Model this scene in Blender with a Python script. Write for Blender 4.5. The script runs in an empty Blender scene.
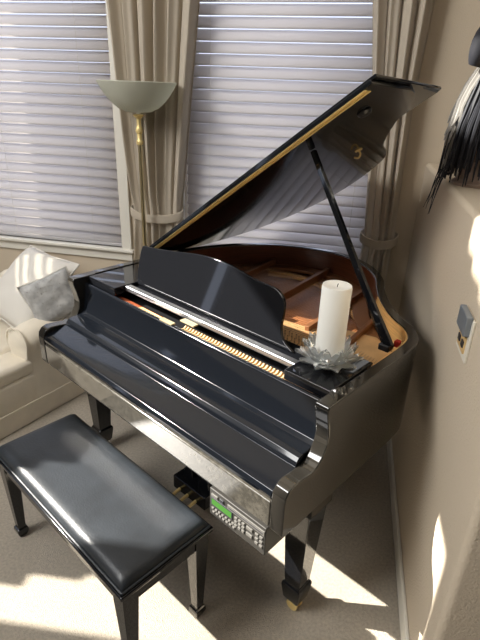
import bpy, bmesh, math, random
from mathutils import Vector, Matrix
random.seed(7)
PI = math.pi
COL = bpy.context.scene.collection

# ---------------------------------------------------------------- materials
def newmat(name):
    m = bpy.data.materials.new(name); m.use_nodes = True
    nt = m.node_tree; nt.nodes.clear()
    out = nt.nodes.new('ShaderNodeOutputMaterial')
    return m, nt, out
def N(nt, t, **k):
    n = nt.nodes.new(t)
    for a, b in k.items():
        if a in n.inputs: n.inputs[a].default_value = b
        else: setattr(n, a, b)
    return n
def pbr(name, col, rough=.5, metal=0, var=0, scale=8, bump=0, bscale=200, coat=0, spec=.5, trans=0, ior=1.45, sheen=0, stretch=None, bdist=.002):
    m, nt, out = newmat(name)
    p = N(nt, 'ShaderNodeBsdfPrincipled')
    nt.links.new(p.outputs[0], out.inputs[0])
    p.inputs['Base Color'].default_value = (*col, 1)
    p.inputs['Roughness'].default_value = rough
    p.inputs['Metallic'].default_value = metal
    p.inputs['Specular IOR Level'].default_value = spec
    p.inputs['Coat Weight'].default_value = coat
    p.inputs['Coat Roughness'].default_value = .03
    p.inputs['Transmission Weight'].default_value = trans
    p.inputs['IOR'].default_value = ior
    p.inputs['Sheen Weight'].default_value = sheen
    tc = N(nt, 'ShaderNodeTexCoord'); mp = N(nt, 'ShaderNodeMapping')
    nt.links.new(tc.outputs['Object'], mp.inputs[0])
    if stretch: mp.inputs['Scale'].default_value = stretch
    if var:
        n = N(nt, 'ShaderNodeTexNoise', Scale=scale, Detail=4.0)
        nt.links.new(mp.outputs[0], n.inputs['Vector'])
        r = N(nt, 'ShaderNodeValToRGB')
        r.color_ramp.elements[0].position = .3; r.color_ramp.elements[1].position = .7
        r.color_ramp.elements[0].color = (*[c*(1-var) for c in col], 1)
        r.color_ramp.elements[1].color = (*[min(1, c*(1+var)) for c in col], 1)
        nt.links.new(n.outputs[0], r.inputs[0]); nt.links.new(r.outputs[0], p.inputs['Base Color'])
    if bump:
        n = N(nt, 'ShaderNodeTexNoise', Scale=bscale, Detail=3.0)
        nt.links.new(mp.outputs[0], n.inputs['Vector'])
        b = N(nt, 'ShaderNodeBump', Strength=bump, Distance=bdist)
        nt.links.new(n.outputs[0], b.inputs['Height']); nt.links.new(b.outputs[0], p.inputs['Normal'])
    return m
def diff_trans(name, col, tcol, mix, bump=0, bscale=60, stretch=(1, 1, 1)):
    m, nt, out = newmat(name)
    d = N(nt, 'ShaderNodeBsdfDiffuse'); d.inputs[0].default_value = (*col, 1)
    t = N(nt, 'ShaderNodeBsdfTranslucent'); t.inputs[0].default_value = (*tcol, 1)
    x = N(nt, 'ShaderNodeMixShader'); x.inputs[0].default_value = mix
    nt.links.new(d.outputs[0], x.inputs[1]); nt.links.new(t.outputs[0], x.inputs[2]); nt.links.new(x.outputs[0], out.inputs[0])
    if bump:
        tc = N(nt, 'ShaderNodeTexCoord'); mp = N(nt, 'ShaderNodeMapping'); mp.inputs['Scale'].default_value = stretch
        n = N(nt, 'ShaderNodeTexNoise', Scale=bscale, Detail=3.0)
        b = N(nt, 'ShaderNodeBump', Strength=bump, Distance=.002)
        nt.links.new(tc.outputs['Object'], mp.inputs[0]); nt.links.new(mp.outputs[0], n.inputs['Vector'])
        nt.links.new(n.outputs[0], b.inputs['Height']); nt.links.new(b.outputs[0], d.inputs['Normal'])
    return m
M = {}
M['wall'] = pbr('wall_paint', (.60, .51, .39), .85, var=.04, scale=3, bump=.5, bscale=160, bdist=.003)
M['deep'] = pbr('dimmed_wall_paint', (.13, .125, .125), .85, var=.04, scale=3)  # unseen walls darkened so the black polish mirrors a dim room
M['stucco'] = pbr('orange_peel_paint', (.60, .51, .39), .8, bump=.9, bscale=130, bdist=.004)
M['white'] = pbr('white_trim_paint', (.74, .71, .63), .45)
M['carpet'] = pbr('beige_carpet', (.48, .42, .335), .95, var=.16, scale=90, bump=1.0, bscale=300, bdist=.01, sheen=.2)
M['slat'] = diff_trans('white_blind_slat', (.74, .73, .74), (.92, .86, .82), .45)
M['curtain'] = diff_trans('linen_curtain', (.60, .53, .43), (.62, .55, .45), .22, bump=.5, bscale=30, stretch=(8, 8, 60))
M['black'] = pbr('black_polish', (.006, .0065, .008), .045, coat=.3, spec=.5, bump=.015, bscale=3)
M['slipm'] = pbr('black_polish_carpet_reflection', (.062, .057, .047), .10, coat=1, spec=.6, var=.35, scale=60)  # tan mottling puts the sunlit carpet's reflection into the colour
M['lidm'] = pbr('black_lid_polish', (.005, .006, .008), .10, coat=.3, spec=.6)
M['rimblack'] = pbr('black_case_polish', (.016, .0145, .012), .07, coat=.6, spec=.6, ior=1.5, bump=.015, bscale=3)
M['black_dust'] = pbr('black_polish_dusty', (.004, .005, .007), .09, coat=.2, spec=.5)
M['leather'] = pbr('black_leather', (.020, .024, .029), .40, var=.25, scale=9, bump=.35, bscale=140, spec=.6)
M['satin'] = pbr('satin_black', (.012, .012, .013), .35)
M['brass'] = pbr('brass', (.95, .74, .32), .4, metal=.4, bump=.1, bscale=20)
M['pale_brass'] = pbr('pale_brass', (.83, .70, .40), .28, metal=1)
M['silver'] = pbr('rail_bright_reflection', (.40, .41, .43), .3, metal=.9)  # silver colour stands for the bright reflection on the black rail
M['frost'] = diff_trans('frosted_glass', (.66, .67, .60), (.8, .8, .7), .45)
M['wax'] = pbr('ivory_wax', (.86, .85, .79), .5)
M['crystal'] = pbr('cut_crystal', (.96, .98, 1), .03, trans=1, ior=1.5)
M['goldwood'] = pbr('gold_wood', (.62, .36, .13), .3, var=.25, scale=4, stretch=(2, 2, 40))
M['rimwood_shaded'] = pbr('shaded_rim_wood', (.10, .032, .014), .3, var=.3, scale=4, stretch=(2, 2, 40))  # same inner rim wood, darkened to paint in the shade at the tail
M['spruce'] = pbr('spruce_board', (.30, .12, .045), .35, var=.2, scale=5, stretch=(3, 30, 3))
M['mahog'] = pbr('red_brown_wood', (.22, .055, .022), .3, var=.3, scale=6, stretch=(20, 3, 3), coat=.4)
M['plate'] = pbr('shaded_bronze_plate', (.20, .085, .035), .38, metal=.35, bump=.2, bscale=60)  # plate tone darkened to hold the shade inside the case
M['sunplate'] = pbr('sunlit_gold_plate', (.60, .37, .17), .36, metal=.3, bump=.2, bscale=40, var=.15, scale=12)  # same plate, brightened to paint in the sun on its front
M['darkplate'] = pbr('dark_bronze', (.16, .07, .035), .4, metal=.5)
M['steel'] = pbr('steel', (.6, .6, .6), .25, metal=1)
M['copper'] = pbr('copper_string', (.6, .3, .15), .3, metal=1)
M['felt'] = pbr('cream_felt', (.50, .35, .19), .8)
M['red'] = pbr('red_felt', (.45, .03, .02), .9)
M['label'] = pbr('gold_label', (.30, .25, .15), .5)
M['slip'] = pbr('cream_slipcover', (.80, .73, .60), .95, var=.05, scale=10, bump=.5, bscale=220, sheen=.2)
M['pillow'] = pbr('white_cotton', (.68, .65, .59), .95, bump=.4, bscale=200)
M['satinfab'] = pbr('silver_satin', (.42, .42, .41), .45, var=.25, scale=25, sheen=.4)
M['seq'] = pbr('sequin', (.8, .8, .8), .15, metal=1)
M['panel'] = pbr('grey_panel', (.04, .038, .034), .45, metal=.2)
M['panel2'] = pbr('pale_button', (.12, .115, .105), .4)
M['darkslot'] = pbr('dark_slot', (.03, .03, .035), .3)
M['switchp'] = pbr('switch_plate', (.72, .68, .58), .4)
M['gold2'] = pbr('tan_button', (.58, .40, .18), .5)
M['bluegrey'] = pbr('bluegrey_plastic', (.16, .18, .20), .35)
M['hairb'] = pbr('black_hair', (.010, .011, .016), .65)
M['hairw'] = pbr('white_hair', (.26, .25, .23), .6)
M['ochre'] = pbr('ochre_hide', (.20, .13, .045), .7, var=.3, scale=20)
M['skinb'] = pbr('pale_clay', (.36, .26, .2), .6)
m, nt, out = newmat('cut_crystal_petal')
g1 = N(nt, 'ShaderNodeBsdfGlass', Roughness=.02, IOR=1.5); g2 = N(nt, 'ShaderNodeBsdfTranslucent'); g2.inputs[0].default_value = (.85, .9, .9, 1)
g3 = N(nt, 'ShaderNodeBsdfDiffuse'); g3.inputs[0].default_value = (.8, .85, .85, 1)
x1 = N(nt, 'ShaderNodeMixShader'); x1.inputs[0].default_value = .5; x2 = N(nt, 'ShaderNodeMixShader'); x2.inputs[0].default_value = .17
nt.links.new(g2.outputs[0], x1.inputs[1]); nt.links.new(g3.outputs[0], x1.inputs[2]); nt.links.new(g1.outputs[0], x2.inputs[1]); nt.links.new(x1.outputs[0], x2.inputs[2]); nt.links.new(x2.outputs[0], out.inputs[0])
M['crystal'] = m
m, nt, out = newmat('window_glass')
a_ = N(nt, 'ShaderNodeBsdfTransparent'); g_ = N(nt, 'ShaderNodeBsdfGlossy', Roughness=.02)
x_ = N(nt, 'ShaderNodeMixShader'); x_.inputs[0].default_value = .06
nt.links.new(a_.outputs[0], x_.inputs[1]); nt.links.new(g_.outputs[0], x_.inputs[2]); nt.links.new(x_.outputs[0], out.inputs[0]); M['glass'] = m
m, nt, out = newmat('sun_dimming_film')
a_ = N(nt, 'ShaderNodeBsdfTransparent'); a_.inputs[0].default_value = (.42, .41, .39, 1); nt.links.new(a_.outputs[0], out.inputs[0]); M['sundim'] = m  # tint that cuts the sun falling on the pillow
m, nt, out = newmat('green_lcd')
e_ = N(nt, 'ShaderNodeEmission', Strength=.55); e_.inputs[0].default_value = (.30, .85, .16, 1)
nt.links.new(e_.outputs[0], out.inputs[0]); M['lcd'] = m

# ---------------------------------------------------------------- helpers
def box(bm, x0, x1, y0, y1, z0, z1, mat=None):
    vs = [bm.verts.new(v) for v in ((x0, y0, z0), (x1, y0, z0), (x1, y1, z0), (x0, y1, z0), (x0, y0, z1), (x1, y0, z1), (x1, y1, z1), (x0, y1, z1))]
    if mat: 
        for v in vs: v.co = mat @ v.co
    for f in ((3, 2, 1, 0), (4, 5, 6, 7), (0, 1, 5, 4), (1, 2, 6, 5), (2, 3, 7, 6), (3, 0, 4, 7)):
        bm.faces.new([vs[i] for i in f])
    return vs
def prism_x(bm, poly, x0, x1, openlast=False):              # poly in (y,z)
    a = [bm.verts.new((x0, y, z)) for y, z in poly]; b = [bm.verts.new((x1, y, z)) for y, z in poly]
    n = len(poly)
    bm.faces.new(a); bm.faces.new(b[::-1])
    for i in range(n):
        if openlast and i == n-2: continue
        bm.faces.new((a[i], b[i], b[(i+1) % n], a[(i+1) % n]))
def prism(bm, poly, z0, z1, fn=None):       # poly in (x,y)
    fn = fn or (lambda x, y, z: (x, y, z))
    a = [bm.verts.new(fn(x, y, z0)) for x, y in poly]; b = [bm.verts.new(fn(x, y, z1)) for x, y in poly]
    n = len(poly)
    bm.faces.new(a[::-1]); bm.faces.new(b)
    for i in range(n): bm.faces.new((a[i], a[(i+1) % n], b[(i+1) % n], b[i]))
def frustum(bm, cx, cy, rows):              # rows (z, halfx, halfy)
    rings = [[bm.verts.new((cx+sx*hx, cy+sy*hy, z)) for sx, sy in ((-1, -1), (1, -1), (1, 1), (-1, 1))] for z, hx, hy in rows]
    for a, b in zip(rings, rings[1:]):
        for i in range(4): bm.faces.new((a[i], a[(i+1) % 4], b[(i+1) % 4], b[i]))
    bm.faces.new(rings[0][::-1]); bm.faces.new(rings[-1])
def lathe(bm, prof, c=(0, 0, 0), seg=32, closed=True):
    rings = []
    for r, z in prof:
        rings.append([bm.verts.new((c[0]+r*math.cos(2*PI*i/seg), c[1]+r*math.sin(2*PI*i/seg), c[2]+z)) for i in range(seg)])
    for a, b in zip(rings, rings[1:]):
        for i in range(seg): bm.faces.new((a[i], a[(i+1) % seg], b[(i+1) % seg], b[i]))
    if closed:
        bm.faces.new(rings[0][::-1]); bm.faces.new(rings[-1])
def tube(bm, pts, rad, seg=10):
    pts = [Vector(p) for p in pts]
    if not isinstance(rad, (list, tuple)): rad = [rad]*len(pts)
    rings = []; up = Vector((0, 0, 1)); last = None
    for i, p in enumerate(pts):
        d = (pts[min(i+1, len(pts)-1)] - pts[max(i-1, 0)]).normalized()
        if last is None:
            a = d.orthogonal().normalized()
        else:
            a = (last - d*last.dot(d)).normalized()
        last = a; b = d.cross(a)
        rings.append([bm.verts.new(p + (a*math.cos(2*PI*k/seg)+b*math.sin(2*PI*k/seg))*rad[i]) for k in range(seg)])
    for a, b in zip(rings, rings[1:]):
        for k in range(seg): bm.faces.new((a[k], a[(k+1) % seg], b[(k+1) % seg], b[k]))
    bm.faces.new(rings[0][::-1]); bm.faces.new(rings[-1])
def obj(name, bm, mat, parent=None, bevel=0, smooth=False, subsurf=0, seg=2, angle=35):
    bmesh.ops.recalc_face_normals(bm, faces=bm.faces)
    me = bpy.data.meshes.new(name); bm.to_mesh(me); bm.free()
    o = bpy.data.objects.new(name, me); COL.objects.link(o)
    me.materials.append(M[mat] if isinstance(mat, str) else mat)
    if parent: o.parent = parent
    if smooth or bevel:
        for p in me.polygons: p.use_smooth = True
    if bevel:
        b = o.modifiers.new('bevel', 'BEVEL'); b.width = bevel; b.segments = seg; b.limit_method = 'ANGLE'; b.angle_limit = math.radians(angle); b.harden_normals = True
    elif smooth:
        me.set_sharp_from_angle(angle=math.radians(angle)) if hasattr(me, 'set_sharp_from_angle') else None
    if subsurf:
        s = o.modifiers.new('sub', 'SUBSURF'); s.levels = s.render_levels = subsurf
    return o
def B(): return bmesh.new()
def thing(name, label, cat, loc=(0, 0, 0), rz=0, group=None):
    o = bpy.data.objects.new(name, None); COL.objects.link(o); o.location = loc; o.rotation_euler = (0, 0, rz); o.empty_display_size = .1
    o['label'] = label; o['category'] = cat
    if group: o['group'] = group
    return o
def tag(o, label, cat, group=None):
    o['label'] = label; o['category'] = cat
    if group: o['group'] = group
    return o
def struct(name, bm, mat, parent=None, **k):
    o = obj(name, bm, mat, parent, **k); o['kind'] = 'structure'; return o
def smoothpath(pts, n=6, closed=False):
    P = [Vector(p) for p in pts]; out = []; L = len(P)
    for i in range(L if closed else L-1):
        if closed: p0, p1, p2, p3 = P[(i-1) % L], P[i], P[(i+1) % L], P[(i+2) % L]
        else: p0, p1, p2, p3 = P[max(i-1, 0)], P[i], P[i+1], P[min(i+2, L-1)]
        for k in range(n):
            t = k/n
            out.append(.5*((2*p1)+(-p0+p2)*t+(2*p0-5*p1+4*p2-p3)*t*t+(-p0+3*p1-3*p2+p3)*t**3))
    if not closed: out.append(P[-1])
    return out

# ---------------------------------------------------------------- room shell
WY = 1.22          # window wall face
HX = 1.73          # half wall face
bm = B(); box(bm, -2.35, 5.2, -5.2, 1.6, -.1, 0); struct('floor', bm, 'carpet')
bm = B(); box(bm, -2.35, 5.2, -5.2, 1.6, 5.3, 5.4); struct('ceiling', bm, 'wall')
WZ0, WZ1 = .80, 2.62
W1 = (-1.75, -.125); W2 = (.32, 1.53)
bm = B()
for x0, x1, z0, z1 in ((-2.35, 5.2, 0, WZ0), (-2.35, 5.2, WZ1, 5.3), (-2.35, W1[0], WZ0, WZ1), (W1[1], W2[0], WZ0, WZ1), (W2[1], 5.2, WZ0, WZ1)):
    box(bm, x0, x1, WY, WY+.15, z0, z1)
struct('wall_back', bm, 'wall')
# unseen left wall, its opening shaped to cast the sun patches
bm = B()
cols = [(-5.2, -1.07, 99), (-1.07, -.92, .5), (-.92, -.86, 1.82), (-.86, -.83, 1.98), (-.83, -.79, 2.14), (-.79, -.74, 2.35), (-.74, -.60, 2.45), (-.60, -.5, 2.45), (-.5, -.45, 2.45), (-.45, .12, 2.45), (.12, .42, 99), (.42, .70, 1.80), (.70, 1.37, 99)]
for y0, y1, zb in cols:
    if zb > 50: box(bm, -2.35, -2.2, y0, y1, 0, 5.3)
    else:
        box(bm, -2.35, -2.2, y0, y1, 0, zb)
        if y0 == .42:
            box(bm, -2.35, -2.2, y0, y1, 2.32, 5.3)
            for z_, h_ in ((1.80, .10), (1.94, .025), (2.02, .04), (2.12, .02), (2.19, .05)): box(bm, -2.22, -2.2, y0, y1, z_, z_+h_)  # unseen bars added to break the pillow's sunlight into dapple
        else:
            zt = 4.13+.35*(min((y0+y1)/2, -.47)+.98) if y0 < -.5 else 4.40
            box(bm, -2.35, -2.2, y0, y1, 3.62, zt if y0 < -.5 else 4.6); box(bm, -2.35, -2.2, y0, y1, 5.0, 5.3)
struct('wall_left', bm, 'deep')
bm = B(); box(bm, -2.35, 5.2, -5.35, -5.2, 0, 5.3); struct('wall_rear', bm, 'deep')
bm = B(); box(bm, 5.2, 5.35, -5.2, 1.4, 0, 5.3); struct('wall_right', bm, 'deep')
bm = B(); box(bm, -2.30, -2.297, .42, .70, 1.80, 2.32); struct('window_3', bm, 'sundim')  # added unseen pane that dims the sun reaching the pillow
# half wall
bm = B(); box(bm, HX, HX+.55, -.80, WY, 0, 1.475)
struct('wall_half', bm, 'stucco', bevel=.022, seg=4)
bm = B(); box(bm, HX-.014, HX, -.80, WY, 0, .085); struct('baseboard_right', bm, 'white', bevel=.004)
bm = B(); box(bm, -2.2, HX-.014, WY-.014, WY, 0, .085); struct('baseboard_back', bm, 'white', bevel=.004)

def window(idx, x0, x1):
    w = bpy.data.objects.new('window_%d' % idx, None); COL.objects.link(w); w.location = (x0, WY, WZ0); w['kind'] = 'structure'
    def rel(o): o.location = (-x0, -WY, -WZ0); return o
    bm = B()
    c = .07
    box(bm, x0-c, x0, WY-.022, WY, WZ0-.02, WZ1+c); box(bm, x1, x1+c, WY-.022, WY, WZ0-.02, WZ1+c); box(bm, x0, x1, WY-.022, WY, WZ1, WZ1+c)
    box(bm, x0-c, x1+c, WY-.018, WY, WZ0-.085, WZ0-.022)
    o = struct('window_casing', bm, 'white', w, bevel=.005); rel(o)
    bm = B(); box(bm, x0-c-.02, x1+c+.02, WY-.045, WY+.10, WZ0-.022, WZ0); o = struct('window_sill', bm, 'white', w, bevel=.006); rel(o)
    bm = B()
    f = .05
    for a in ((x0, x0+f, WZ0, WZ1), (x1-f, x1, WZ0, WZ1), (x0, x1, WZ0, WZ0+f), (x0, x1, WZ1-f, WZ1)): box(bm, a[0], a[1], WY+.10, WY+.14, a[2], a[3])
    o = struct('window_frame', bm, 'white', w); rel(o)
    bm = B(); box(bm, x0+f, x1-f, WY+.118, WY+.122, WZ0+f, WZ1-f); o = struct('window_pane', bm, 'glass', w); rel(o)
window(1, *W1); window(2, *W2)

def blind(x0, x1, label):
    t = thing('window_blind', label, 'blind', (x0, WY+.045, WZ0), 0, 'white slatted blinds over the windows')
    L = x1-x0-.012
    sl = None; z = .05; ang = math.radians(58)
    k = 0
    H = WZ1-WZ0
    while z < H-.075:
        if sl is None:
            bm = B(); n = 7; w = .070; rows = []
            for i in range(n):
                s = (i/(n-1)-.5)*w; bow = .0045*(1-(2*s/w)**2)
                # inner (room side) edge low, outer edge high
                y = s*math.cos(ang)+bow*-math.sin(ang); zz = s*math.sin(ang)+bow*math.cos(ang)
                rows.append([bm.verts.new((x, y, zz)) for x in (.006, L+.006)])
            for a, b in zip(rows, rows[1:]): bm.faces.new((a[0], a[1], b[1], b[0]))
            sl = obj('slat', bm, 'slat', t, smooth=True); 
            md = sl.modifiers.new('s', 'SOLIDIFY'); md.thickness = .0028
            o = sl
        else:
            o = sl.copy(); COL.objects.link(o); o.parent = t
        o.location = (0, 0, z); z += .0615; k += 1
    bm = B(); box(bm, .004, L+.008, -.03, .03, .0, .022); obj('bottom_rail', bm, 'slat', t, bevel=.004)
    bm = B(); box(bm, .002, L+.010, -.035, .035, H-.07, H-.002); obj('head_rail', bm, 'white', t, bevel=.004)
    n = 3 if L > 1.4 else 2
    for i in range(n):
        xx = L*(.13+.74*i/(n-1))
        bm = B(); tube(bm, [(xx, -.026, .02), (xx, -.026, H-.07)], .0009, 5); obj('ladder_cord', bm, 'white', t)
blind(W1[0], W1[1], 'white slatted blind on the left window above the armchair')
blind(W2[0], W2[1], 'white slatted blind on the window behind the raised piano lid')

# ---------------------------------------------------------------- curtains
def curtain(label, rows, tie_z, pleats, ph):
    """rows: (z, xl, xr) from top to bottom"""
    zs = [r[0] for r in rows]
    t = thing('curtain', label, 'curtain', ((rows[0][1]+rows[0][2])/2, 1.12, 0), 0, 'beige tied back curtains')
    ox = (rows[0][1]+rows[0][2])/2
    def lr(z):
        for (z0, a0, b0), (z1, a1, b1) in zip(rows, rows[1:]):
            if z1 <= z <= z0:
                u = (z0-z)/(z0-z1); return a0+(a1-a0)*u, b0+(b1-b0)*u
        return rows[-1][1:]
    bm = B(); nz, nx = 70, 130; grid = []
    for j in range(nz+1):
        z = zs[0]+(zs[-1]-zs[0])*j/nz
        l, r = lr(z); near = math.exp(-((z-tie_z)/.14)**2)
        amp = .034*(1-.55*near); row = []
        for i in range(nx+1):
            u = i/nx
            a = 2*PI*pleats*u+ph
            y = amp*(math.sin(a)+.35*math.sin(2.3*a+1.3+.5*math.sin(z*2)))-.012*near
            x = l+(r-l)*u+.010*math.sin(a*1.0+1.1)
            # bow toward the room a little between the tie and the top
            row.append(bm.verts.new((x-ox, y, z)))
        grid.append(row)
    for a, b in zip(grid, grid[1:]):
        for i in range(nx): bm.faces.new((a[i], a[i+1], b[i+1], b[i]))
    o = obj('drape', bm, 'curtain', t, smooth=True)
    l, r = lr(tie_z); c = (l+r)/2-ox; hw = (r-l)/2+.012
    bm = B(); rings = []
    seg = 48
    for k in range(seg):
        a = 2*PI*k/seg
        x = c+hw*math.cos(a); y = -.004+.052*math.sin(a)
        dz = -.018*math.sin(a)*-1 - .015*(1-math.cos(a)**2)*(1 if math.sin(a) < 0 else 0)
        rings.append([bm.verts.new((x*1+off*math.cos(a), y+off*math.sin(a), tie_z+dz+h)) for off, h in ((0, -.026), (.006, -.024), (.008, 0), (.006, .024), (0, .026))])
    for k in range(seg):
        a, b = rings[k], rings[(k+1) % seg]
        for i in range(4): bm.faces.new((a[i], a[i+1], b[i+1], b[i]))
    obj('tieback', bm, 'curtain', t, smooth=True)
    return t
curtain('beige pleated curtain hanging between the two windows behind the lamp',
        [(2.72, -.12, .48), (2.22, -.10, .435), (1.83, -.073, .395), (1.4, -.035, .355), (1.20, -.01, .335), (1.09, .012, .325), (.98, .0, .34), (.6, -.03, .37), (.03, -.04, .39)], 1.09, 6.2, .4)
curtain('beige pleated curtain hanging beside the half wall right of the windows',
        [(2.72, 1.30, 1.66), (2.22, 1.325, 1.635), (1.79, 1.385, 1.615), (1.4, 1.42, 1.62), (1.06, 1.445, 1.625), (.95, 1.44, 1.62), (.6, 1.41, 1.63), (.03, 1.40, 1.64)], 1.055, 4.3, 1.2)

# ---------------------------------------------------------------- grand piano
RZ = -.5375
P = thing('grand_piano', 'glossy black baby grand piano with its lid propped open', 'piano', (0, 0, 0), RZ)
W = 1.467
ZT = .985
outer = [(W, .30), (W, .50), (W, .68), (1.452, .79), (1.395, .875), (1.30, .945), (1.19, 1.06), (1.10, 1.185), (1.02, 1.315), (.90, 1.43), (.74, 1.505), (.57, 1.51), (.40, 1.458), (.25, 1.353), (.13, 1.20), (.05, 1.03), (.01, .88), (0, .72), (0, .5), (0, .30)]
path = [(v.x, v.y) for v in smoothpath([(x, y, 0) for x, y in outer], 6)]
def offset(pth, d):
    out = []
    for i, (x, y) in enumerate(pth):
        a = pth[max(i-1, 0)]; b = pth[min(i+1, len(pth)-1)]
        tx, ty = b[0]-a[0], b[1]-a[1]; L = math.hypot(tx, ty); nx, ny = -ty/L, tx/L      # left of travel = inward
        out.append((x+nx*d, y+ny*d))
    return out
def ribbon(bm, A, Bp, z0, z1, cap=True):
    n = len(A)
    vs = [[bm.verts.new((A[i][0], A[i][1], z0)), bm.verts.new((A[i][0], A[i][1], z1)), bm.verts.new((Bp[i][0], Bp[i][1], z1)), bm.verts.new((Bp[i][0], Bp[i][1], z0))] for i in range(n)]
    for a, b in zip(vs, vs[1:]):
        for k in range(4): bm.faces.new((a[k], b[k], b[(k+1) % 4], a[(k+1) % 4]))
    if cap: bm.faces.new(vs[0]); bm.faces.new(vs[-1][::-1])
in1 = offset(path, .040); in2 = offset(path, .046)
bm = B(); ribbon(bm, path, in1, .600, ZT, False); obj('rim', bm, 'rimblack', P, bevel=.004, seg=3, angle=50)
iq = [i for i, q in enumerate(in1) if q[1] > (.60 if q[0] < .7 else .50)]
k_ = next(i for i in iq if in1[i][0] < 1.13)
ia = [i for i in iq if i <= k_]; iq = [i for i in iq if i >= k_]  # split so sunlit stretch and shaded tail get separate painted tones
bm = B(); ribbon(bm, [in1[i] for i in ia], [in2[i] for i in ia], .80, ZT-.004); obj('inner_rim', bm, 'goldwood', P, smooth=True)['label'] = 'inner rim wood inside the curved side, sunlit gold painted in'
bm = B(); ribbon(bm, [in1[i] for i in iq], [in2[i] for i in iq], .80, ZT-.004); obj('inner_rim', bm, 'rimwood_shaded', P, smooth=True)
bm = B(); prism(bm, offset(path, .02), .62, .64); obj('underframe', bm, 'satin', P)
# arms
arm = [(0.012, .600), (.003, .612), (.002, .735), (.006, .757), (.020, .776), (.045, .785), (.09, .781), (.130, .776), (.155, .783), (.178, .803), (.195, .835), (.2, .87), (.193, .91), (.182, .95), (.178, .975), (.184, ZT), (.30, ZT), (.30, .600)]
for x0, x1 in ((0, .050), (W-.050, W)):
    bm = B(); prism_x(bm, arm, x0, x1, True); obj('arm', bm, 'rimblack', P, bevel=.005, seg=3, angle=28)
xa, xb = .052, W-.052
bm = B(); box(bm, xa, xb, .012, .32, .600, .64); obj('keybed', bm, 'satin', P, bevel=.003)
bm = B(); box(bm, xa, xb, .004, .03, .612, .712); obj('key_slip', bm, 'slipm', P, bevel=.006, seg=3)
fall = [(.02, .716), (.006, .722), (.004, .736), (.012, .750), (.030, .757), (.075, .766), (.117, .774), (.121, .788), (.133, .801), (.152, .806), (.178, .806), (.197, .810), (.212, .820), (.221, .838), (.233, .93), (.236, .950), (.243, .955), (.255, .952), (.255, .90), (.24, .80), (.2, .72)]
bm = B(); prism_x(bm, fall, xa, xb); obj('fallboard', bm, 'black_dust', P, bevel=.0025, seg=2, angle=20)
# side shelves beside the music desk
for x0, x1, y1 in ((.050, .262, .62), (1.235, W-.05, .52)):
    bm = B(); box(bm, x0, x1, .262, y1, .945, .982); obj('desk_side_shelf', bm, 'black', P, bevel=.003)
bm = B(); box(bm, .262, 1.235, .36, .46, .945, .966); obj('desk_shelf', bm, 'black', P, bevel=.003)
bm = B(); box(bm, .262, 1.25, .318, .352, .955, .980); obj('desk_rail', bm, 'silver', P, bevel=.007, seg=3)['label'] = 'rail in front of the music desk, bright reflection painted silver'
# action seen in the gap
bm = B(); box(bm, xa, xb, .255, .50, .865, .900); obj('action_frame', bm, 'satin', P)
bm = B(); prism(bm, [(.20, .268), (.60, .266), (.61, .305), (.22, .312)], .90, .925); obj('action_block', bm, 'mahog', P, bevel=.003)
bm = B(); prism(bm, [(.41, .262), (.60, .262), (.61, .285), (.43, .290)], .925, .937); obj('action_felt', bm, 'goldwood', P, bevel=.002)
h0 = None
for i in range(44):
    x = .715+i*(1.395-.715)/43
    if h0 is None:
        bm = B(); prism_x(bm, [(.262, .900), (.262, .938), (.266, .942), (.279, .940), (.290, .948), (.296, .944), (.294, .90)], -.0036, .0036)
        h0 = obj('hammer', bm, 'felt', P, bevel=.001, seg=1); o = h0
    else:
        o = h0.copy(); COL.objects.link(o); o.parent = P
    o.location = (x, 0, 0)
for x in (.61, ):
    bm = B(); box(bm, x, x+.075, .240, .262, .950, .958); obj('name_plate', bm, 'label', P, bevel=.001)
bm = B(); box(bm, .685, .765, .285, .312, .958, .964); obj('name_plate', bm, 'label', P, bevel=.001)
# music desk (leans back 15 degrees)
dk = [(.262, -.0), (.250, .05), (.246, .12), (.250, .165), (.262, .180), (.31, .183), (.40, .193), (.50, .207), (.60, .222), (.70, .229), (.80, .224), (.88, .212), (.95, .202), (1.01, .200), (1.045, .195), (1.075, .178), (1.092, .150), (1.097, .11), (1.100, .07), (1.120, .03), (1.175, .0)]
la = math.radians(15)
def dfn(x, h, t): return (x, .402+h*math.sin(la)-t*math.cos(la), .968+h*math.cos(la)+t*math.sin(la))
dks = [(v.x, v.y) for v in smoothpath([(x, h, 0) for x, h in dk], 3)]
bm = B(); prism(bm, dks, 0, .016, dfn); obj('music_desk', bm, 'black', P, bevel=.003, seg=2)['label'] = 'black music desk with curved top edge'
# inside: soundboard, plate, strings
ins = offset(path, .05)
i0 = [q for q in ins if q[1] > .45]
bm = B(); prism(bm, i0, .815, .825); obj('soundboard', bm, 'spruce', P)
def poly_ring(bm, outerp, innerp, z0, z1):
    n = len(outerp)
    vs = [[bm.verts.new((outerp[i][0], outerp[i][1], z0)), bm.verts.new((outerp[i][0], outerp[i][1], z1)), bm.verts.new((innerp[i][0], innerp[i][1], z1)), bm.verts.new((innerp[i][0], innerp[i][1], z0))] for i in range(n)]
    for i in range(n-1):
        a, b = vs[i], vs[i+1]
        for k in range(4): bm.faces.new((a[k], b[k], b[(k+1) % 4], a[(k+1) % 4]))
    bm.faces.new(vs[0]); bm.faces.new(vs[-1][::-1])
bm = B(); A_ = [q for q in offset(path, .062) if q[1] > .5]; Bq = [q for q in offset(path, .135) if True]
Bq = [b for a, b in zip(offset(path, .062), offset(path, .135)) if a[1] > .5]
poly_ring(bm, A_, Bq, .860, .876)
fpb = B(); prism(fpb, [(.06, .47), (1.40, .47), (1.405, .64), (1.37, .80), (1.24, .89), (1.12, .86), (1.0, .76), (.75, .72), (.3, .74), (.06, .74)], .862, .884); obj('plate_sunlit_front', fpb, 'sunplate', P, bevel=.004)['label'] = 'front of the plate with tuning pins, sunlit gold painted in'
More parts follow.
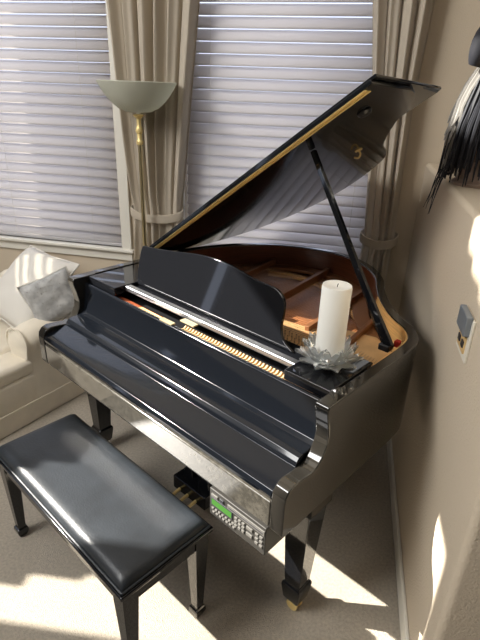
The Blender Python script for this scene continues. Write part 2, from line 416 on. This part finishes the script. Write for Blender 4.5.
for a, b, w in (((.42, .70), (.30, 1.36), .022), ((.72, .70), (.62, 1.44), .024), ((1.0, .72), (.93, 1.32), .022), ((1.2, .72), (1.15, 1.03), .020)):
    dx, dy = b[0]-a[0], b[1]-a[1]; L = math.hypot(dx, dy); nx, ny = -dy/L*w/2, dx/L*w/2
    prism(bm, [(a[0]+nx, a[1]+ny), (b[0]+nx, b[1]+ny), (b[0]-nx, b[1]-ny), (a[0]-nx, a[1]-ny)], .862, .905)
obj('cast_plate', bm, 'plate', P, bevel=.003)['label'] = 'cast plate in bronze darkened by painted shade'
bm = B(); br = smoothpath([(1.30, .86, .845), (1.15, .98, .845), (.98, 1.12, .845), (.78, 1.26, .845), (.55, 1.32, .845), (.35, 1.24, .845)], 5)
tube(bm, br, .016, 6); obj('bridge', bm, 'goldwood', P, smooth=True)
bm = B()
for i in range(90):
    u = i/89; x0 = .14+u*1.21; t_ = min(1, u*1.0)
    xe = .25+u*1.06; ye = 1.30-.02*u if u < .55 else 1.289-(u-.55)*.98
    tube(bm, [(x0, .66, .888), (xe, ye, .872)], .0009 if i > 25 else .0016, 4)
o = obj('strings', bm, 'steel', P); o['kind'] = 'stuff'
bm = B()
for i in range(66):
    for r in range(3):
        x = .16+i*.0182; y = .56+r*.03+(.006 if i % 2 else 0)
        tube(bm, [(x, y, .876), (x, y, .905)], .0033, 5)
o = obj('tuning_pins', bm, 'steel', P); o['kind'] = 'stuff'
for i in range(13):
    bm = B(); x = .44+i*.024; y = .80
    box(bm, x-.009, x+.009, .775, .805, .895, .925); o = obj('damper', bm, 'satin', P, bevel=.003); 
# lid
th = .604; x00, z00, dyl, pit = .011, 1.000, .121, -.045
def lf(x, y, t):                           # lid coordinates: x across, y back, t above
    yy = y+dyl
    return (x00+x*math.cos(th)-t*math.sin(th), yy, z00+x*math.sin(th)+pit*(yy-.5)+t*math.cos(th))
lo = [(.0, .47), (1.482, .47), (1.482, .74), (1.465, .80), (1.41, .875), (1.315, .945), (1.21, 1.05), (1.12, 1.165), (1.06, 1.30), (.965, 1.41), (.77, 1.50), (.58, 1.525), (.40, 1.475), (.25, 1.375), (.12, 1.22), (.04, 1.04), (.0, .88)]
lsm = [lo[0], lo[1]]+[(v.x, v.y) for v in smoothpath([(x, y, 0) for x, y in lo[2:]], 5)]
bm = B(); prism(bm, lsm, 0, .014, lf); lid = obj('lid', bm, 'lidm', P, bevel=.003, seg=2, angle=50); lid['label'] = 'raised black lid'
bm = B(); prism(bm, [(.03, .488), (1.495, .488), (1.495, .975), (1.47, .985), (.03, .985)], .0155, .027, lf); obj('lid_front_flap', bm, 'black', P, bevel=.003)['label'] = 'front lid flap folded back over the lid'
bm = B(); prism(bm, [(.02, .473), (1.452, .473), (1.452, .513), (.02, .513)], -.003, -.0005, lf)
prism(bm, [(.02, .489), (1.452, .489), (1.452, .494), (.02, .494)], -.008, -.003, lf)
hg = obj('lid_hinge', bm, 'brass', P, bevel=.001, seg=1); hg['label'] = 'long brass piano hinge'
for i in range(24):
    bm = B(); x = .05+i*.0605
    v = Vector(lf(x, .484, -.003)); v2 = Vector(lf(x, .484, -.0045)); tube(bm, [v, v2], .003, 8); obj('hinge_screw', bm, 'pale_brass', hg)
bm = B(); a = Vector(lf(1.345, .64, 0)); n_ = Vector((math.sin(th), 0, -math.cos(th)))
tube(bm, [a, a+n_*.004, a+n_*.012, a+n_*.013], [.026, .026, .020, .012], 20); obj('lid_bumper', bm, 'satin', P, smooth=True)
bm = B(); a = Vector(lf(1.085, 1.00, 0)); tube(bm, [a, a+n_*.004], .017, 12)
tube(bm, smoothpath([a+n_*.004, a+n_*.02, a+n_*.03+Vector((-.012, 0, -.008)), a+n_*.022+Vector((-.028, .0, -.016))], 4), .0045, 8); obj('lid_catch', bm, 'brass', P, smooth=True)
# lid prop
pb = Vector((1.375, .69, .975)); pt = Vector(lf(1.09, .655, -.004))
d = (pt-pb)
def bar(bm, a, b, wa, wb, dep):
    dd = (b-a).normalized(); s = dd.cross(Vector((0, 1, 0))).normalized(); f = s.cross(dd)
    va = [bm.verts.new(a+s*sx*wa+f*sy*dep) for sx, sy in ((-1, -1), (1, -1), (1, 1), (-1, 1))]
    vb = [bm.verts.new(b+s*sx*wb+f*sy*dep) for sx, sy in ((-1, -1), (1, -1), (1, 1), (-1, 1))]
    for k in range(4): bm.faces.new((va[k], va[(k+1) % 4], vb[(k+1) % 4], vb[k]))
    bm.faces.new(va[::-1]); bm.faces.new(vb)
bm = B(); bar(bm, pb+d*.0, pt, .014, .010, .010); lp = obj('lid_prop', bm, 'black', P, bevel=.003)
bm = B(); bar(bm, pb+Vector((.018, -.01, 0)), pb+d*.36+Vector((.008, -.01, 0)), .017, .011, .009); obj('prop_brace', bm, 'black', lp, bevel=.003)
bm = B(); box(bm, 1.355, 1.398, .665, .710, .955, .980); obj('prop_block', bm, 'satin', P, bevel=.004)
bm = B(); box(bm, 1.385, 1.405, .728, .752, .955, .980); obj('prop_felt', bm, 'red', P, bevel=.003)
# legs
def pleg(x, y, top=.605):
    bm = B(); frustum(bm, x, y, [(.605, .062, .062), (.545, .062, .062), (.535, .052, .052), (.150, .034, .034), (.142, .041, .041), (.130, .042, .042), (.065, .034, .034), (.050, .026, .026)])
    l = obj('leg', bm, 'black', P, bevel=.003)
    bm = B()
    for sy in (-.014, .014):
        pts = [(x+.024*math.cos(a), y+sy, .024+.024*math.sin(a)) for a in [2*PI*k/16 for k in range(17)]]
        tube(bm, [(x, y+sy-.005, .024), (x, y+sy+.005, .024)], .024, 20)
    tube(bm, [(x, y-.022, .024), (x, y+.022, .024)], .006, 8); tube(bm, [(x, y, .03), (x, y, .055)], .012, 10)
    obj('caster', bm, 'brass', l, smooth=True)
pleg(1.395, .235); pleg(.082, .235); pleg(.60, 1.22)
# lyre
ly = bpy.data.objects.new('lyre', None)
bm = B(); box(bm, .63, .85, .27, .41, .065, .140); lb = obj('pedal_box', bm, 'black', P, bevel=.006)
for x in (.685, .795):
    bm = B(); frustum(bm, x, .34, [(.140, .034, .026), (.17, .024, .020), (.57, .018, .018), (.605, .03, .03)]); obj('lyre_post', bm, 'black', P, bevel=.003)
for x in (.68, .735, .79):
    bm = B(); pts = smoothpath([(x, .28, .085), (x, .22, .078), (x, .16, .06), (x, .13, .055)], 3)
    tube(bm, pts, [.008]*(len(pts)-3)+[.012, .014, .008], 8); obj('pedal', bm, 'brass', P, smooth=True)
# control unit under the keybed
U = obj('control_unit', (lambda b: (box(b, 1.165, 1.412, -.002, .19, .492, .606), b)[1])(B()), 'panel', P, bevel=.003)
U['label'] = 'grey electronic control unit with green screen under the keybed'
fy = -.002
bm = B(); box(bm, 1.178, 1.268, fy-.003, fy+.001, .545, .568); obj('screen', bm, 'lcd', U)['label'] = 'glowing green screen'
bm = B(); box(bm, 1.173, 1.273, fy-.002, fy+.001, .540, .573); obj('screen_bezel', bm, 'darkslot', U, bevel=.001)
bm = B(); box(bm, 1.250, 1.408, fy-.003, fy+.001, .574, .593); obj('disk_slot_cover', bm, 'panel2', U, bevel=.001)
bm = B(); box(bm, 1.256, 1.402, fy-.004, fy-.0025, .580, .584); obj('disk_slot', bm, 'darkslot', U)
bm = B(); box(bm, 1.215, 1.232, fy-.004, fy+.001, .578, .592); obj('power_button', bm, 'darkslot', U, bevel=.001)
bm = B(); box(bm, 1.176, 1.205, fy-.004, fy+.001, .580, .590); obj('badge', bm, 'panel2', U, bevel=.001)
btn = []
for i in range(7): btn.append((1.178+i*.0155, .528, .010, .008))
for i in range(7): btn.append((1.182+i*.0155, .514, .011, .007))
for r in range(3):
    for c in range(3): btn.append((1.283+c*.016, .560-r*.016, .012, .010))
for c in range(2): btn.append((1.335+c*.0, .559-c*.026, .026, .012))
for r in range(3):
    for c in range(2): btn.append((1.372+c*.018, .560-r*.018, .013, .009))
for x, z, w, h in btn:
    bm = B(); box(bm, x, x+w, fy-.005, fy+.001, z-h/2, z+h/2); obj('button', bm, 'panel2', U, bevel=.0012, seg=1)

# ---------------------------------------------------------------- bench
b0 = Matrix.Rotation(RZ, 4, 'Z') @ Vector((.742, -.195, 0))
BN = thing('piano_bench', 'black padded leather piano bench standing in front of the keyboard', 'bench', b0, RZ)
hx, hy = .445, .182
bm = B()
nx, ny = 30, 14
def cush(u, v):
    ex = min(1, (1-abs(u))*hx/.035); ey = min(1, (1-abs(v))*hy/.035)
    e = (1-(1-ex)**2)**.5*(1-(1-ey)**2)**.5
    return .462+.026*e+.006*(1-u*u)*(1-v*v)
def ax(i, n):
    t = -1+2*i/n; return math.copysign(1-(1-abs(t))**1.5, t)
g = [[bm.verts.new((ax(i, nx)*(hx-.008), ax(j, ny)*(hy-.008), cush(ax(i, nx), ax(j, ny)))) for j in range(ny+1)] for i in range(nx+1)]
for i in range(nx):
    for j in range(ny): bm.faces.new((g[i][j], g[i+1][j], g[i+1][j+1], g[i][j+1]))
bd = [g[i][0] for i in range(nx+1)]+[g[nx][j] for j in range(1, ny+1)]+[g[i][ny] for i in range(nx-1, -1, -1)]+[g[0][j] for j in range(ny-1, 0, -1)]
lowr = [bm.verts.new((v.co.x, v.co.y, .440)) for v in bd]
for k in range(len(bd)): bm.faces.new((bd[k], lowr[k], lowr[(k+1) % len(bd)], bd[(k+1) % len(bd)]))
bm.faces.new(lowr)
seat = obj('seat', bm, 'leather', BN, smooth=True, angle=60); seat['label'] = 'black leather seat pad'
bm = B(); pp = [(x*(hx-.004), y*(hy-.004), .455) for x, y in ((-1, -1), (1, -1), (1, 1), (-1, 1), (-1, -1))]
for a, b in zip(pp, pp[1:]): tube(bm, [a, b], .004, 8)
obj('seat_piping', bm, 'leather', seat, smooth=True)
bm = B(); box(bm, -hx-.006, hx+.006, -hy-.006, hy+.006, .432, .450); obj('seat_frame', bm, 'black', BN, bevel=.006, seg=3)
bm = B()
for a in ((-hx+.02, hx-.02, -hy+.012, -hy+.032), (-hx+.02, hx-.02, hy-.032, hy-.012), (-hx+.012, -hx+.032, -hy+.02, hy-.02), (hx-.032, hx-.012, -hy+.02, hy-.02)):
    box(bm, a[0], a[1], a[2], a[3], .372, .432)
obj('apron', bm, 'black', BN, bevel=.002)
for sx in (-1, 1):
    for sy in (-1, 1):
        bm = B(); frustum(bm, sx*(hx-.035), sy*(hy-.035), [(.433, .028, .028), (.37, .028, .028), (.05, .016, .016), (.045, .022, .022), (.030, .024, .024), (.006, .017, .017), (0, .015, .015)])
        obj('leg', bm, 'black', BN, bevel=.002)

# ---------------------------------------------------------------- candle + crystal lotus
lc = Matrix.Rotation(RZ, 4, 'Z') @ Vector((1.315, .395, .983))
LT = thing('lotus_candle_holder', 'clear crystal lotus flower candle holder on the right end of the piano', 'candle holder', lc)
bm = B(); lathe(bm, [(.030, 0), (.045, .002), (.050, .010), (.046, .016), (.02, .018)], seg=24); obj('holder_base', bm, 'crystal', LT, smooth=True)
def petal(bm, ang, L, Wd, tilt, r0, z0, curl):
    ca, sa = math.cos(ang), math.sin(ang); n = 6; L_ = []
    rows = []
    for i in range(n+1):
        t = i/n; w = Wd*math.sin(PI*min(1, (t*.86+.14)))**.8*(1 if t < 1 else .02)
        aa = tilt+curl*t
        r = r0+L*t*math.cos(tilt+curl*t*.5); z = z0+L*t*math.sin(tilt+curl*t*.5)
        rows.append((r, z, w))
    top = []; bot = []
    for r, z, w in rows:
        top.append([Vector((ca*r-sa*s*w, sa*r+ca*s*w, z+(.0035 if s == 0 else .0+abs(s)*.006))) for s in (-1, -.0, 1)])
        bot.append(Vector((ca*r, sa*r, z-.0065)))
    tv = [[bm.verts.new(v) for v in row] for row in top]; bv = [bm.verts.new(v) for v in bot]
    for i in range(n):
        a, b = tv[i], tv[i+1]
        bm.faces.new((a[0], a[1], b[1], b[0])); bm.faces.new((a[1], a[2], b[2], b[1]))
        bm.faces.new((a[0], b[0], bv[i+1], bv[i])); bm.faces.new((a[2], bv[i], bv[i+1], b[2]))
    bm.faces.new((tv[0][0], bv[0], tv[0][2], tv[0][1])); bm.faces.new((tv[n][0], tv[n][1], tv[n][2], bv[n]))
for n_p, L, Wd, tilt, r0, z0, cu, ph in ((10, .088, .023, .16, .030, .010, .35, 0), (10, .086, .022, .50, .030, .014, .30, PI/10), (10, .086, .020, .82, .032, .018, .2, .1), (9, .074, .017, 1.10, .042, .02, .1, .4)):
    for k in range(n_p):
        bm = B(); petal(bm, 2*PI*k/n_p+ph, L, Wd, tilt, r0, z0, cu); obj('petal', bm, 'crystal', LT)
CN = thing('pillar_candle', 'thick white pillar candle standing in the crystal lotus', 'candle', lc+Vector((0, 0, .019)))
bm = B(); lathe(bm, [(.046, 0), (.047, .004), (.047, .258), (.0455, .264), (.040, .2645), (.030, .261), (.012, .258), (.004, .2575)], seg=40); obj('wax_body', bm, 'wax', CN, smooth=True)
bm = B(); tube(bm, [(0, 0, .257), (.001, 0, .264), (.003, .001, .269)], .0012, 6); obj('wick', bm, 'satin', CN)

# ---------------------------------------------------------------- torchiere lamp
FL = thing('floor_lamp', 'brass torchiere floor lamp with frosted bowl shade between windows', 'lamp', (.135, .98, 0))
bm = B(); lathe(bm, [(.13, 0), (.135, .006), (.13, .016), (.09, .026), (.03, .036), (.014, .05)], seg=40); obj('base', bm, 'brass', FL, smooth=True)
bm = B(); lathe(bm, [(.0125, .045), (.0125, 1.52)], seg=20); obj('pole', bm, 'pale_brass', FL, smooth=True)
bm = B(); lathe(bm, [(.012, 1.50), (.018, 1.505), (.020, 1.52), (.014, 1.53), (.013, 1.56), (.018, 1.565), (.021, 1.58), (.016, 1.595), (.013, 1.605), (.013, 1.64), (.024, 1.650), (.034, 1.658), (.02, 1.664)], seg=24); obj('fitter', bm, 'brass', FL, smooth=True)
bm = B(); pr_ = [(.028, 1.672), (.070, 1.676), (.110, 1.694), (.148, 1.726), (.180, 1.765), (.206, 1.806), (.216, 1.826)]
lathe(bm, pr_+[(r-.004, z+.003) for r, z in pr_[::-1]], seg=48, closed=False); obj('shade', bm, 'frost', FL, smooth=True)['label'] = 'frosted glass bowl shade'
bm = B(); lathe(bm, [(.012, 1.664), (.016, 1.68), (.028, 1.72), (.02, 1.745), (.004, 1.752)], seg=16); obj('bulb', bm, 'wax', FL, smooth=True)

# ---------------------------------------------------------------- armchair
phi = -math.radians(20.9)
AC = thing('armchair', 'cream slipcovered armchair with rolled arm beside the piano', 'armchair', (-.39, .069, 0), phi)
def softbox(x0, x1, y0, y1, z0, z1, r, cuts=4, puff=0.0):
    bm = B(); box(bm, x0, x1, y0, y1, z0, z1)
    bmesh.ops.bevel(bm, geom=bm.edges[:], offset=r, segments=4, profile=.5, affect='EDGES')
    if puff:
        bmesh.ops.subdivide_edges(bm, edges=bm.edges[:], cuts=cuts, use_grid_fill=True)
        cx, cy = (x0+x1)/2, (y0+y1)/2; sx, sy = (x1-x0)/2, (y1-y0)/2
        for v in bm.verts:
            u, w = (v.co.x-cx)/sx, (v.co.y-cy)/sy
            if v.co.z > (z0+z1)/2: v.co.z += puff*max(0, 1-u*u)*max(0, 1-w*w)
    return bm
D = .80; AW = .19
obj('seat_base', softbox(-.86, -.004, -.12, D, .10, .30, .02), 'slip', AC, smooth=True)
bm = B(); 
for a in ((-.86, .004, .166, .172), ):
    pass
box(bm, -.864, .006, -.126, -.114, .005, .13); box(bm, -.004, .008, -.126, D, .005, .13); box(bm, -.864, .006, D-.01, D, .005, .13); box(bm, -.866, -.856, -.126, D, .005, .13)
obj('skirt', bm, 'slip', AC, bevel=.003)
obj('seat_cushion', softbox(-.86+AW, -AW+.0, -.13, D-.15, .29, .40, .04, puff=.02), 'slip', AC, smooth=True)
bm = softbox(-AW-.02, -.005, -.13, .29, .29, .385, .03, puff=.012); obj('cushion_corner', bm, 'slip', AC, smooth=True)
for s in (0, 1):
    # rolled arm: section swept front to back
    bm = B(); sec = []
    cx = -.095
    pr2 = [(-.185, .28), (-.172, .44)]
    for k in range(13):
        a = PI*1.12-k*(PI*1.24)/12
        pr2.append((cx+.005+.098*math.cos(a), .485+.092*math.sin(a)))
    pr2 += [(-.006, .40), (.001, .30), (.003, .12), (-.185, .12)]
    rings = []
    for j in range(11):
        t = j/10; y = .265+t*(D-.28)
        dz = -.015+.05*t; ins_ = .93 if j == 0 else 1
        ring = [bm.verts.new((cx+(x-cx)*ins_, y+(.0 if j else 0), (z if z < .2 else z+dz*(z-.2)/.36) - (0 if ins_ == 1 else (z-.35)*.06))) for x, z in pr2]
        rings.append(ring)
    fr = [bm.verts.new((cx+(v.co.x-cx)*.9, v.co.y-.02, .35+(v.co.z-.35)*.92)) for v in rings[0]]
    rings.insert(0, fr)
    n = len(pr2)
    for a, b in zip(rings, rings[1:]):
        for k in range(n): bm.faces.new((a[k], a[(k+1) % n], b[(k+1) % n], b[k]))
    bm.faces.new(rings[0]); bm.faces.new(rings[-1][::-1])
    if s:
        for v in bm.verts: v.co.x = -.86-v.co.x
    o = obj('arm', bm, 'slip', AC, smooth=True, angle=60)
    bm = B(); pts = [v for v in [(cx+(x-cx)*.93, .248, z-(z-.35)*.06) for x, z in pr2[1:-3]]]
    if s: pts = [(-.86-x, y, z) for x, y, z in pts]
    tube(bm, pts, .006, 8); obj('arm_piping', bm, 'slip', AC, smooth=True)
obj('backrest', softbox(-.85, -.01, D-.17, D, .12, .63, .05, puff=.02), 'slip', AC, smooth=True)

def pillow(name, label, mat, w, h, t, mtx, group=None, piping=None):
    bm = B(); n = 16
    def pt(i, j, s):
        u, v = -1+2*i/n, -1+2*j/n
        k = (1-u**4)*(1-v**4); pin = 1-.07*(1-abs(u*v))*(1 if max(abs(u), abs(v)) > .0 else 0)*max(abs(u), abs(v))**2
        wr = .004*math.sin(7*u+3*v)+.003*math.sin(9*v-4*u)
        return mtx @ Vector((u*w/2*pin, s*(t/2*max(0, k)**.55+wr*k), v*h/2*pin))
    F = [[bm.verts.new(pt(i, j, -1)) for j in range(n+1)] for i in range(n+1)]
    K = [[F[i][j] if i in (0, n) or j in (0, n) else bm.verts.new(pt(i, j, 1)) for j in range(n+1)] for i in range(n+1)]
    for i in range(n):
        for j in range(n):
            bm.faces.new((F[i][j], F[i+1][j], F[i+1][j+1], F[i][j+1])); bm.faces.new((K[i][j], K[i][j+1], K[i+1][j+1], K[i+1][j]))
    o = obj(name, bm, mat, None, smooth=True, angle=80)
    tag(o, label, 'pillow')
    bm = B(); pts = [pt(i, 0, 0) for i in range(n)]+[pt(n, j, 0) for j in range(n)]+[pt(i, n, 0) for i in range(n, 0, -1)]+[pt(0, j, 0) for j in range(n, -1, -1)]
    tube(bm, pts, .005, 6); p = obj('piping', bm, piping or mat, o, smooth=True)
    return o, pt
mA = Matrix.Translation((-.53, .70, .655)) @ Matrix.Rotation(math.radians(-27), 4, 'Z') @ Matrix.Rotation(math.radians(-50), 4, 'X')
pillow('throw_pillow', 'plain white throw pillow leaning back on the cream armchair', 'pillow', .55, .52, .15, mA)
mB = Matrix.Translation((-.275, .565, .665)) @ Matrix.Rotation(math.radians(38), 4, 'Z') @ Matrix.Rotation(math.radians(-16), 4, 'X') @ Matrix.Rotation(math.radians(-18), 4, 'Y')
o, pt = pillow('throw_pillow', 'small silver grey satin pillow with sequins and white piping', 'satinfab', .29, .28, .10, mB, piping='pillow')
bm = B()
for k in range(60):
    i, j = random.uniform(1, 15), random.choice([random.uniform(10.5, 15.2), random.uniform(1, 15)])
    c = pt(i, j, -1.03); bmesh.ops.create_icosphere(bm, subdivisions=1, radius=random.uniform(.0015, .0032), matrix=Matrix.Translation(c))
s_ = obj('sequins', bm, 'seq', o); s_['kind'] = 'stuff'

# ---------------------------------------------------------------- light switch on the half wall
SW = thing('wall_switch', 'cream wall control plate with tan and grey keys on the half wall', 'switch', (HX, -.36, 1.165))
bm = B(); box(bm, -.008, 0, -.068, .068, -.068, .068); obj('plate', bm, 'switchp', SW, bevel=.003)
bm = B(); box(bm, -.026, -.006, -.055, .05, .012, .075); obj('display', bm, 'bluegrey', SW, bevel=.004)
bm = B(); box(bm, -.013, -.006, -.045, .045, -.048, .004); obj('key_pad', bm, 'gold2', SW, bevel=.002)
for y in (-.028, .018):
    bm = B(); box(bm, -.017, -.011, y-.012, y+.012, -.030, -.010); obj('key', bm, 'darkslot', SW, bevel=.001)

# ---------------------------------------------------------------- haired figure on the ledge
FG = thing('hair_figure', 'dark figure draped in black and white hair standing on the ledge', 'figurine', (1.86, .50, 1.475))
FG.scale = (1.15, 1.15, 1.2)
bm = B(); lathe(bm, [(.09, 0), (.095, .01), (.08, .02), (.06, .1), (.07, .2), (.075, .28), (.05, .36), (.045, .40), (.055, .44), (.05, .49), (.02, .52)], seg=20)
obj('body', bm, 'skinb', FG, smooth=True)
bm = B()
for k in range(150):
    a = random.uniform(PI*.35, PI*1.75); r = random.uniform(.1, .135)
    top = Vector((.03*math.cos(a)+.05, .03*math.sin(a), random.uniform(.46, .50)))
    mid = Vector((.085*math.cos(a)+.02, .07*math.sin(a), random.uniform(.33, .40)))
    m2 = Vector((r*math.cos(a)*.95, r*math.sin(a)*.9, .2)); bot = Vector((r*1.1*math.cos(a), r*math.sin(a), random.uniform(.005, .10)))
    tube(bm, smoothpath([top, mid, m2, bot], 3), [.007]*7+[.005, .004, .002], 5)
obj('black_hair', bm, 'hairb', FG, smooth=True)['kind'] = 'stuff'
bm = B()
for k in range(70):
    a = PI+random.uniform(-.5, .45); r = random.uniform(.115, .15)
    zt = random.uniform(.33, .39)
    top = Vector((.085*math.cos(a)+.015, .07*math.sin(a), zt)); mid = Vector((.125*math.cos(a), .09*math.sin(a), zt-.12))
    bot = Vector((r*math.cos(a), r*math.sin(a)*.8, random.uniform(.02, .2)))
    tube(bm, smoothpath([top, mid, bot], 3), [.006]*5+[.004, .002], 5)
obj('white_hair', bm, 'hairw', FG, smooth=True)['kind'] = 'stuff'
bm = B(); pts = smoothpath([(.10, -.04, .50), (.05, -.05, .53), (-.02, -.06, .50), (-.085, -.06, .44), (-.105, -.05, .37)], 5)
tube(bm, pts, [.02+.034*math.sin(PI*i/(len(pts)-1)) for i in range(len(pts))], 12); obj('hood', bm, 'hairb', FG, smooth=True)
bm = B(); bmesh.ops.create_icosphere(bm, subdivisions=3, radius=1, matrix=Matrix.Translation((-.055, -.075, .345)) @ Matrix.Diagonal((.028, .02, .055, 1))); obj('hide_patch', bm, 'ochre', FG, smooth=True)
bm = B()
for k in range(9):
    y = random.uniform(-.1, .05); x = -.12
    tube(bm, smoothpath([(x, y, .10+random.uniform(-.03, .06)), (-.137-random.uniform(0, .02), y, .02), (-.150-random.uniform(0, .025), y-.01, -.05-random.uniform(0, .05))], 4), [.0018]*6+[.0014, .001, .0008], 5)
obj('fringe', bm, 'hairb', FG, smooth=True)['kind'] = 'stuff'

# ---------------------------------------------------------------- light
w = bpy.data.worlds.new('world'); bpy.context.scene.world = w; w.use_nodes = True
bg = w.node_tree.nodes['Background']; bg.inputs[0].default_value = (.72, .80, 1.0, 1); bg.inputs[1].default_value = 1.6
S = bpy.data.lights.new('sun', 'SUN'); S.energy = 20; S.angle = math.radians(.6); S.color = (1, .945, .86)
so = bpy.data.objects.new('sun', S); COL.objects.link(so)
tr = Vector((1.354, .124, -1)); so.rotation_euler = (-tr).to_track_quat('Z', 'Y').to_euler()
def area(name, loc, tgt, sx, sy, e, col):
    L = bpy.data.lights.new(name, 'AREA'); L.shape = 'RECTANGLE'; L.size = sx; L.size_y = sy; L.energy = e; L.color = col
    o = bpy.data.objects.new(name, L); COL.objects.link(o); o.location = loc
    o.rotation_euler = (Vector(loc)-Vector(tgt)).to_track_quat('Z', 'Y').to_euler(); return o
area('fill_left_high', (-2.05, -2.3, 3.7), (1.7, -.5, .8), 2.4, 2.0, 280, (1, .98, .95))  # added soft fill for the half wall, no window stands here
area('fill_overhead', (.6, -1.6, 5.1), (.6, -1.2, 0), 4, 4, 35, (1, .96, .90))  # added weak overhead fill without any fixture

# ---------------------------------------------------------------- camera
yaw, pitch, roll, f = .7404-.5375, .4355, .0374, 495.27
fw = Vector((-math.sin(yaw)*math.cos(pitch), math.cos(yaw)*math.cos(pitch), -math.sin(pitch)))
r = Vector((math.cos(yaw), math.sin(yaw), 0)); u = r.cross(fw)
r2 = r*math.cos(roll)+u*math.sin(roll); u2 = -r*math.sin(roll)+u*math.cos(roll)
cd = bpy.data.cameras.new('camera'); cam = bpy.data.objects.new('camera', cd); COL.objects.link(cam)
mt = Matrix((r2, u2, -fw)).transposed().to_4x4(); mt.translation = (1.331, -1.814, 1.808); cam.matrix_world = mt
cd.sensor_fit = 'VERTICAL'; cd.sensor_height = 24; cd.lens = f/640*24; cd.clip_start = .02
sc = bpy.context.scene; sc.camera = cam
sc.view_settings.view_transform = 'Standard'; sc.view_settings.look = 'None'; sc.view_settings.exposure = 0
